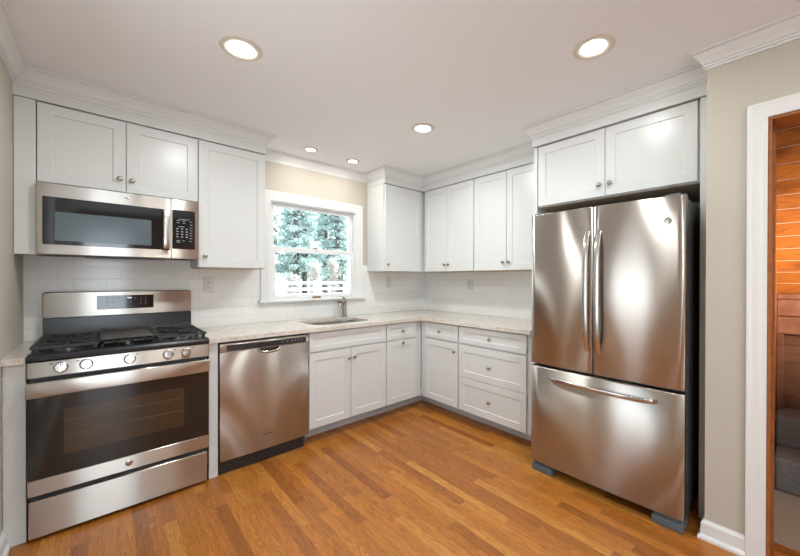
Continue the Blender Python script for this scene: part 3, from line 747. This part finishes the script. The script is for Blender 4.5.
# oven door
b = BM(); rslab(b, fR, RX0+0.001, RX1-0.001, 0.228, 0.782, -0.04, -0.001, 0.004, 0.002); od = obj('oven_door', b, ENAMEL, c)
b = BM(); rslab(b, fR, RX0+0.001, RX1-0.001, 0.309, 0.716, -0.003, 0.003, 0.003, 0.001); og = obj('door_glass', b, OVENG, od)
b = BM(); rslab(b, fR, -3.121, -2.617, 0.403, 0.636, 0.002, 0.0036, 0.006, 0.0004); ow = obj('oven_window', b, OVENW, od)
b = BM()
for w in (0.50, 0.575): loops(b, [rect(fR, -3.11, -2.628, w-0.0012, w+0.0012, 0.0034), rect(fR, -3.11, -2.628, w-0.0012, w+0.0012, 0.0039)])
obj('rack_line', b, plain('oven_rack_wire', (0.13, 0.09, 0.06), 0.4), od)
b = BM()
prof = [(0.0, 0.784), (-0.004, 0.786), (0.022, 0.790), (0.030, 0.786), (0.032, 0.778), (0.030, 0.722), (0.026, 0.714), (0.004, 0.716), (0.0, 0.72)]
loops(b, [[fR(x, d-0.001 if d < 0.001 else d*0.62, w) for d, w in prof] for x in (RX0, RX1)])
dh = obj('door_handle', b, STEEL, od, smooth=25)
b = BM()
for a, e in ((-3.17, -3.11), (-3.09, -2.99), (-2.97, -2.77), (-2.72, -2.60), (-2.575, -2.535)):
    box(b, a, e, RF-0.009, RF-0.004, 0.7862, 0.7893)
obj('vent_slots', b, PLASTIC, od)
b = BM(); rslab(b, fR, RX0+0.001, RX1-0.001, 0.229, 0.307, -0.003, 0.004, 0.004, 0.002); bt = obj('door_bottom_rail', b, STEEL, od)
b = BM(); lathe(b, [(0.0165, -0.0005), (0.0165, 0.001), (0.0145, 0.0016)], fR(-2.871, 0.004, 0.268), (0, -1, 0), 24); bd = obj('badge', b, CHROME, od)
b = BM(); text_bm(b, 'GE', 0.015, fR, -2.871, 0.0056, 0.268); obj('badge_lettering', b, DARKMARK, od)
b = BM(); rslab(b, fR, RX0+0.004, RX1-0.008, 0.020, 0.203, -0.04, 0.0, 0.004, 0.003); obj('storage_drawer', b, STEEL, c)
b = BM(); box(b, RX0+0.006, RX1-0.006, RF+0.02, RF+0.044, 0.203, 0.232); obj('drawer_gap', b, PLASTIC, c)
# burners and grates
ZG = 0.957
for (x, y, r) in ((-3.113, -0.235, 0.036), (-3.113, -0.465, 0.045), (-2.619, -0.235, 0.034), (-2.619, -0.465, 0.048), (-2.866, -0.235, 0.032), (-2.866, -0.465, 0.032)):
    b = BM(); lathe(b, [(r*1.25, 0.9205), (r*1.25, 0.926), (r*1.05, 0.931), (r*1.05, 0.9345)], (x, y, 0), n=24); bu = obj('burner', b, CHROME, c)
    b = BM(); lathe(b, [(r, 0.9345), (r, 0.939), (r*0.9, 0.942), (0.001, 0.9425)], (x, y, 0), n=24); obj('burner_cap', b, IRON, bu)
def grate(x0, x1, y0, y1):
    b = BM(); w = 0.011; h0 = ZG-0.014
    def bar(p, q, w=w, zt=ZG, zb=h0):
        p, q = Vector((*p, 0)), Vector((*q, 0)); d = (q-p).normalized(); s = Vector((d.y, -d.x, 0))*w/2; t = s*0.7
        loops(b, [[(e-s)+Vector((0, 0, zb)), (e+s)+Vector((0, 0, zb)), (e+t)+Vector((0, 0, zt)), (e-t)+Vector((0, 0, zt))] for e in (p, q)])
    for y in (y0, y1): bar((x0, y), (x1, y), 0.016, ZG-0.002)
    for x in (x0, x1): bar((x, y0), (x, y1), 0.016, ZG-0.002)
    ym = (y0+y1)/2; bar((x0, ym), (x1, ym))
    xm = (x0+x1)/2
    for yc in ((y0+ym)/2, (y1+ym)/2):
        hh = (y1-y0)/4
        for sx_, sy_ in ((1, 0), (-1, 0), (0, 1), (0, -1), (0.7, 0.7), (-0.7, 0.7), (0.7, -0.7), (-0.7, -0.7)):
            ex = xm + sx_*(x1-x0)/2*(1 if sy_ == 0 else 1.0); ey = yc + sy_*hh*(1 if sx_ == 0 else 1.3)
            ey = min(max(ey, yc-hh), yc+hh)
            bar((xm+sx_*0.022, yc+sy_*0.022), (ex, ey), 0.009)
    for x in (x0+0.008, x1-0.008):
        for y in (y0+0.008, y1-0.008, ym): box(b, x-0.008, x+0.008, y-0.008, y+0.008, 0.9205, h0+0.002)
    return obj('grate', b, IRON, c, smooth=20)
GY0, GY1 = -0.605, -0.115
grate(-3.236, -2.997, GY0, GY1); grate(-2.735, -2.496, GY0, GY1)
b = BM()
xa, xb = -2.989, -2.743
box(b, xa, xb, GY0+0.05, GY1, ZG-0.006, ZG+0.002, 0.003)
for x in (xa, xb-0.008): box(b, x, x+0.008, GY0+0.05, GY1, ZG-0.006, ZG+0.014, 0.002)
box(b, xa, xb, GY1-0.008, GY1, ZG-0.006, ZG+0.014, 0.002)
gd = obj('griddle', b, GRIDDLE, c)
b = BM()
for x in (xa+0.004, xb-0.016): box(b, x, x+0.012, GY0, GY1, ZG-0.018, ZG-0.0065)
for y in (GY0, -0.37, GY1-0.012): box(b, xa+0.004, xb-0.004, y, y+0.012, ZG-0.018, ZG-0.0065)
for x in (xa+0.004, xb-0.016):
    for y in (GY0+0.002, GY1-0.014): box(b, x, x+0.012, y, y+0.012, 0.9205, ZG-0.018)
for x in (-2.93, -2.86, -2.80): box(b, x, x+0.009, GY0, GY0+0.05, ZG-0.018, ZG-0.006)
obj('griddle_frame', b, IRON, gd)

# ------------------------------------------------------------------ dishwasher
WX = (-2.4215, -1.8185); WF = -0.642
fD = mapA(WF)
c = thing('dishwasher', 'stainless dishwasher under the counter left of the sink cabinet', 'dishwasher', (-2.12, -0.32, 0))
b = BM(); box(b, WX[0]+0.004, WX[1]-0.004, WF+0.05, -0.012, 0.02, 0.878, 0.002); obj('body', b, FRSIDE, c)
PU, PW = -2.111, 0.812               # pocket handle centre
b = BM()
u0, u1, w0, w1 = WX[0]+0.001, WX[1]-0.001, 0.092, 0.812
# curved front skin: bulges a little towards the middle
nu = 24; rings = []
for i in range(nu+1):
    u = u0 + (u1-u0)*i/nu; s = 2*i/nu-1; d = 0.009*(1-s*s)
    if i in (0, nu): d = 0
    rings.append([fD(u, -0.03, w0), fD(u, d-0.004, w0), fD(u, d, w0+0.004), fD(u, d, w1-0.004), fD(u, d-0.003, w1), fD(u, -0.03, w1)])
loops(b, rings); dp = obj('door_panel', b, STEELW, c, smooth=50)
b = BM(); rings = []
for i in range(nu+1):
    u = u0 + (u1-u0)*i/nu; s = 2*i/nu-1; d = 0.009*(1-s*s)
    if i in (0, nu): d = 0
    rings.append([fD(u, -0.03, 0.8125), fD(u, d, 0.8125), fD(u, d, 0.862), fD(u, d-0.004, 0.868), fD(u, -0.03, 0.868)])
loops(b, rings); tp = obj('control_strip', b, STEEL, c, smooth=50)
b = BM(); rings = []
for i in range(nu+1):
    u = -2.382 + (2.382-1.842)*i/nu; s = 2*(u-u0)/(u1-u0)-1; d = 0.009*(1-s*s)
    rings.append([fD(u, d-0.002, 0.816), fD(u, d+0.0022, 0.818), fD(u, d+0.0022, 0.855), fD(u, d-0.002, 0.857)])
loops(b, rings); cs = obj('control_display', b, PLASTIC, tp, smooth=50)
b = BM()
for u in (-2.02, -1.985, -1.95, -1.925, -1.90, -1.875):
    s = 2*(u-u0)/(u1-u0)-1; mark(u, 0.838, 0.012, 0.008, 0.009*(1-s*s)+0.003, fD)
obj('button_marking', b, plain('dishwasher_legend', (0.22, 0.22, 0.23), 0.4), tp)
# pocket handle: half-round bright lip with a dark recess
b = BM()
arc = [(PU-0.068+0.0*i, 0) for i in range(0)]
n = 20; rim = [(PU-0.074*math.cos(math.pi*i/n), 0.8135-0.034*math.sin(math.pi*i/n)**0.6) for i in range(n+1)]
inn = [(PU-0.066*math.cos(math.pi*i/n), 0.8135-0.026*math.sin(math.pi*i/n)**0.6) for i in range(n+1)]
tube(b, [fD(a, 0.0085, w) for a, w in rim], 0.0085, 10); ph = obj('pocket_handle', b, CHROME, dp, smooth=60)
b = BM(); loops(b, [[fD(a, 0.0075, w) for a, w in inn], [fD(a, 0.0102, w) for a, w in inn]]); obj('pocket_recess', b, PLASTIC, dp)
b = BM(); text_bm(b, 'Whirlpool', 0.017, fD, -2.122, 0.0098, 0.200); obj('lettering', b, DARKMARK, dp)
b = BM(); box(b, WX[0]+0.002, WX[1]-0.03, WF+0.022, WF+0.04, 0.004, 0.090); obj('kick_plate', b, PLASTIC, c)

# ------------------------------------------------------------------ refrigerator
FY0, FY1 = -2.846, -1.990; FD = -0.848; FS = -2.4015
c = thing('refrigerator', 'stainless french door refrigerator with a bottom freezer drawer', 'refrigerator', (-0.45, (FY0+FY1)/2, 0))
b = BM(); box(b, -0.775, -0.06, FY0+0.006, FY1-0.006, 0.045, 1.728, 0.004)
obj('body', b, FRSIDE, c)
fQ = mapB(FD)
def bulge(y0, y1, z0, z1, bow=0.012, rl=0.012, full0=None, full1=None):
    bm = BM(); nn = 28; rings = []
    a, e = (full0 if full0 is not None else y0), (full1 if full1 is not None else y1)
    for i in range(nn+1):
        y = y0 + (y1-y0)*i/nn
        s = 2*(y-a)/(e-a)-1; d = bow*(1-s*s)
        ed = min(y-y0, y1-y)
        if ed < 0.010: d -= 0.007*(1-ed/0.010)**2
        rings.append([fQ(y, -0.062, z0), fQ(y, d-0.006, z0), fQ(y, d, z0+0.006), fQ(y, d, z1-0.006), fQ(y, d-0.006, z1), fQ(y, -0.062, z1)])
    return loops(bm, rings)
def strip_handle(y, z0, z1, w, out, name, parent, horizontal=False):
    bm = BM(); n = 22; rings = []
    for i in range(n+1):
        t = i/n; z = z0+(z1-z0)*t
        d = out*(1-abs(2*t-1)**3.0)*0.55 + out*0.45
        if i in (0, n): d = 0.008
        elif i in (1, n-1): d = out*0.42
        sec = rrect(-w/2, w/2, d-0.014, d, 0.0055, 3)
        if horizontal: rings.append([fQ(z, q, y+p) for p, q in sec])
        else: rings.append([fQ(y+p, q, z) for p, q in sec])
    loops(bm, rings)
    return obj(name, bm, CHROME, parent, smooth=60)
dl = obj('door', bulge(FS+0.003, FY1, 0.734, 1.735, full0=FY0, full1=FY1), STEELW, c, smooth=50)
dr = obj('door', bulge(FY0, FS-0.003, 0.734, 1.735, full0=FY0, full1=FY1), STEELW, c, smooth=50)
fz = obj('freezer_drawer', bulge(FY0, FY1, 0.070, 0.716), STEELW, c, smooth=50)
strip_handle(FS+0.030, 0.858, 1.596, 0.030, 0.062, 'door_handle', dl)
strip_handle(FS-0.036, 0.858, 1.596, 0.030, 0.062, 'door_handle', dr)
strip_handle(0.655, -2.732, -2.118, 0.026, 0.060, 'drawer_handle', fz, True)
b = BM(); lathe(b, [(0.019, 0.001), (0.019, 0.004), (0.0165, 0.005)], fQ(-2.772, 0.0, 1.606), (-1, 0, 0), 28); bd = obj('badge', b, CHROME, dr)
b = BM(); text_bm(b, 'GE', 0.017, fQ, -2.772, 0.005, 1.606, flip=True); obj('badge_lettering', b, GREYPL, dr)
b = BM(); box(b, -0.795, -0.774, FY0+0.014, FY1-0.014, 0.08, 1.72); obj('door_gasket', b, GASKET, c)
for y in (FY0+0.055, FY1-0.055):
    b = BM(); box(b, -0.84, -0.70, y-0.035, y+0.035, 1.7285, 1.744, 0.005, 2); obj('hinge_cover', b, FRSIDE, c)
for y0_, y1_ in ((FY0+0.004, FY0+0.145), (FY1-0.145, FY1-0.004)):
    b = BM(); box(b, -0.838, -0.70, y0_, y1_, 0.0, 0.046, 0.006, 2); box(b, -0.826, -0.72, y0_+0.006, y1_-0.006, 0.045, 0.064, 0.003); obj('foot_cover', b, GREYPL, c)
b = BM(); box(b, -0.765, -0.74, FY0+0.148, FY1-0.148, 0.015, 0.066); obj('base_grille', b, PLASTIC, c)
for y in (FY0+0.05, FY1-0.05):
    b = BM(); lathe(b, [(0.02, 0), (0.02, 0.05)], (-0.12, y, 0), n=12); obj('rear_roller', b, PLASTIC, c)

# ------------------------------------------------------------------ panelled room beyond the doorway
EY0, EY1, EX = -4.6, -3.145, 0.53
b = BM(); box(b, -0.56, EX, EY0, EY1, -0.05, 0.004); struct('floor_carpet', b, CARPET, 'beige carpet beyond the doorway', 'carpet')
b = BM(); box(b, 0.03, EX, EY0, EY1, 0.004, 0.205, 0.02, 3); box(b, 0.28, EX, EY0, EY1, 0.2, 0.40, 0.02, 3); struct('stairs', b, plain('grey_carpet', (0.20, 0.185, 0.18), 0.95, noise=0.35, nscale=220, bump=0.8), 'carpeted low steps in the panelled nook', 'steps')
b = BM(); box(b, XDB, EX+0.1, EY1, EY1+0.03, 0.0, CZ); struct('wall_nook_left', b, SIDEWOOD, 'stained board side wall of the nook', 'wall')
b = BM(); box(b, XDB, EX+0.1, EY0-0.05, EY0, 0.0, CZ); struct('wall_nook_right', b, SIDEWOOD, 'stained board far side wall of the nook', 'wall')
b = BM(); box(b, EX, EX+0.06, EY0, EY1, 0.0, 1.19); struct('wall_nook_back', b, DARKWOOD, 'dark stained board wall at the back of the nook', 'wall')
b = BM(); box(b, 0.46, EX, EY0, EY1, 0.925, 1.045, 0.004); box(b, 0.455, EX, EY0, EY1, 1.05, 1.165, 0.004); box(b, 0.43, EX+0.02, EY0, EY1, 1.168, 1.204, 0.004)
tag(obj('ledge', b, plain('ledge_wood', (0.20, 0.085, 0.05), 0.32, noise=0.3, nscale=14)), 'dark stained wooden ledge below the sloped pine boards', 'ledge')
b = BM(); box(b, 0.44, 0.475, EY1-0.035, EY1-0.001, 0.40, 0.925, 0.003)
tag(obj('post', b, DARKWOOD), 'slim dark wooden post under the ledge in the nook', 'post')
# sloped boards, each with a bevelled edge and a pale gap behind them
A0 = Vector((0.505, 1.20)); dirv = Vector((-0.775, 0.835)).normalized(); nv = Vector((-dirv.y, dirv.x))
bwid = 0.1025; up = BM(); k = 0
L_ = 1.55
nb = int(L_/bwid)
for k in range(nb):
    s0, s1 = k*bwid+0.003, (k+1)*bwid-0.003
    P = [A0+dirv*s0, A0+dirv*s1, A0+dirv*s1-nv*0.0038, A0+dirv*s0-nv*0.0038]
    loops(up, [[(p.x, y, p.y) for p in P] for y in (EY0, EY1)])
struct('ceiling_sloped', up, PINE, 'sloped knotty pine boards seen through the doorway', 'ceiling')
b = BM(); P = [A0+dirv*0.05-nv*0.004, A0+dirv*L_-nv*0.004, A0+dirv*L_-nv*0.05, A0+dirv*0.05-nv*0.05]
loops(b, [[(p.x, y, p.y) for p in P] for y in (EY0, EY1)]); struct('ceiling_backing', b, plain('pale_backing', (0.62, 0.56, 0.52), 0.7), 'pale backing behind the pine boards', 'ceiling')
b = BM(); box(b, XDB, EX+0.1, EY0, EY1, CZ, CZ+0.05); struct('ceiling_nook', b, CEILP)
light('nook_lamp', 'AREA', (-0.42, -4.3, 1.2), 14, (1.0, 0.86, 0.70), (math.radians(100), 0, math.radians(-32)), shape='DISK', size=0.3, spread=math.radians(80))  # added fill that brightens the nook boards, no fixture there

# ------------------------------------------------------------------ outdoors
b = BM(); box(b, -20, 40, 0.6, 60, -0.3, 0.05)
struct('ground', b, GROUNDM, 'pale lawn outside the window', 'lawn', smooth=0)
c = thing('rail_fence', 'white three-rail fence across the lawn outside', 'fence', (5, 14, 0.05))
for i in range(8):
    x = -1.5 + i*2.2; b = BM(); box(b, x-0.06, x+0.06, 13.94, 14.06, 0.05, 1.20, 0.01); obj('post', b, FENCEW, c)
for z in (0.40, 0.70, 1.02):
    b = BM(); box(b, -1.5, 13.9, 13.98, 14.02, z, z+0.13); obj('rail', b, FENCEW, c)
def leaves(centres, count, size, rad, rng, droop=0.4):
    vs, fs = [], []
    for _ in range(count):
        cx, cy, cz, r = centres[rng.randrange(len(centres))]
        while True:
            p = Vector((rng.uniform(-1, 1), rng.uniform(-1, 1), rng.uniform(-1, 1)))
            if p.length <= 1: break
        p = Vector((cx+p.x*r, cy+p.y*r, cz+p.z*r*0.55))
        a = Vector((rng.gauss(0, 1), rng.gauss(0, 1), rng.gauss(0, 0.5)-droop)).normalized(); h = a.cross(Vector((rng.gauss(0, 1), rng.gauss(0, 1), rng.gauss(0, 1)))).normalized()
        s = size*rng.uniform(0.6, 1.4); i = len(vs)
        nrm = a.cross(h)*s*0.12
        vs += [p-a*s, p-h*s*0.45+nrm, p+a*s, p+h*s*0.45+nrm]; fs.append((i, i+1, i+2, i+3))
    me = bpy.data.meshes.new('leaves'); me.from_pydata([tuple(v) for v in vs], [], fs); return me
def evergreen(x, y, h, lab, seed, base=1.6, wid=1.9, count=5200):
    rng = random.Random(seed)
    c = thing('evergreen_tree', lab, 'tree', (x, y, 0.05), 'evergreens beyond the fence')
    b = BM(); tube(b, [(x, y, 0.05), (x+0.05, y, h*0.35), (x-0.05, y, h*0.7), (x, y, h)], [0.19, 0.15, 0.09, 0.02], 10); obj('trunk', b, BARK, c, smooth=60)
    cen = []; b = BM()
    z = base
    while z < h:
        R = wid*(1-(z-base)/(h-base+0.5))**0.7
        for q in range(5):
            an = rng.uniform(0, 6.28); ex, ey = x+math.cos(an)*R, y+math.sin(an)*R; ez = z-rng.uniform(0.0, 0.4)
            tube(b, [(x, y, z), ((x+ex)/2, (y+ey)/2, z+0.08), (ex, ey, ez)], [0.035, 0.022, 0.008], 5)
            for t in (0.35, 0.6, 0.85, 1.0): cen.append((x+(ex-x)*t, y+(ey-y)*t, z+(ez-z)*t-0.1, rng.uniform(0.24, 0.40)))
        z += rng.uniform(0.42, 0.62)
    obj('branches', b, BARK, c, smooth=60)
    me = leaves(cen, count, 0.12, 0, rng); me.materials.append(NEEDLES)
    o = bpy.data.objects.new('foliage', me); COL.objects.link(o); o.parent = c; o.location = (-x, -y, -0.05)
for (x, y, h, lab, sd, bs, wd, ct_) in (
    (2.9, 17.7, 9.0, 'bluish evergreen tree at the left edge of the window view', 1, 1.9, 1.02, 6500),
    (5.62, 17.7, 10.0, 'bluish evergreen tree with a dark trunk in the middle of the window view', 2, 2.2, 1.02, 6500),
    (8.4, 17.7, 10.0, 'bluish evergreen tree at the right edge of the window view', 3, 1.4, 1.02, 6500),
    (4.6, 20.6, 11.0, 'far evergreen tree behind the gap left of the dark trunk', 4, 2.3, 1.05, 6500),
    (7.45, 20.6, 11.0, 'far evergreen tree behind the gap right of the dark trunk', 8, 1.8, 1.05, 6500),
    (10.3, 20.6, 12.0, 'far evergreen tree behind the right part of the window view', 5, 2.0, 1.05, 6500),
    (5.3, 24.2, 12.0, 'distant evergreen tree in the second row seen left of centre in the window', 9, 1.8, 1.1, 5200),
    (8.1, 24.2, 12.0, 'distant evergreen tree in the second row seen right of centre in the window', 10, 1.8, 1.1, 5200),
    (10.9, 24.2, 12.0, 'distant evergreen tree in the second row at the right of the window', 11, 1.8, 1.1, 5200),
    (6.6, 27.6, 14.0, 'farthest evergreen tree left of centre in the window', 12, 1.6, 1.15, 5200),
    (9.5, 27.6, 14.0, 'farthest evergreen tree right of centre in the window', 13, 1.6, 1.15, 5200),
    (12.4, 27.6, 14.0, 'farthest evergreen tree at the right of the window', 14, 1.6, 1.15, 5200),
    ):
    evergreen(x, y, h, lab, sd, bs, wd, ct_)
def brush(x, y, h, w, lab, seed, n=80):
    rng = random.Random(seed)
    c = thing('bare_shrub', lab, 'shrub', (x, y, 0.05), 'bare brush behind the fence')
    b = BM(); cen = []
    for _ in range(n):
        an = rng.uniform(0, 6.28); R = w*rng.random()**0.5; hh = h*rng.uniform(0.6, 1.0)
        p0 = (x+math.cos(an)*R*0.3, y+math.sin(an)*R*0.3, 0.05); p3 = (x+math.cos(an)*R*1.2, y+math.sin(an)*R*1.2, hh*rng.uniform(0.75, 1)); p2 = (x+math.cos(an)*R*0.8, y+math.sin(an)*R*0.8, hh)
        p1 = ((p0[0]+p2[0])/2+rng.uniform(-.1, .1), (p0[1]+p2[1])/2, hh*0.5)
        tube(b, [p0, p1, p2, p3], [0.02, 0.014, 0.009, 0.005], 4)
        cen += [(*p2, 0.25), (*p1, 0.25), (*p3, 0.2)]
    obj('stems', b, TWIG, c, smooth=60)
    me = leaves(cen, 1100, 0.06, 0, rng, 0.0); me.materials.append(PALELEAF)
    o = bpy.data.objects.new('leaves', me); COL.objects.link(o); o.parent = c; o.location = (-x, -y, -0.05)
for i, (x, y, h, w, lab) in enumerate((
    (3.25, 15.3, 1.9, 0.28, 'pale bare shrub behind the left end of the fence in view'), (4.45, 15.3, 1.5, 0.28, 'low pale shrub behind the fence left of the dark trunk'),
    (5.65, 15.3, 2.2, 0.28, 'pale bare shrub in front of the dark trunk'), (6.85, 15.3, 2.5, 0.28, 'tall pale bare shrub right of the dark trunk'),
    (8.05, 15.3, 2.2, 0.28, 'pale bare shrub near the right end of the fence in view'), (9.25, 15.3, 2.4, 0.28, 'pale bare shrub at the right edge of the window view'))):
    brush(x, y, h, w, lab, 40+i)
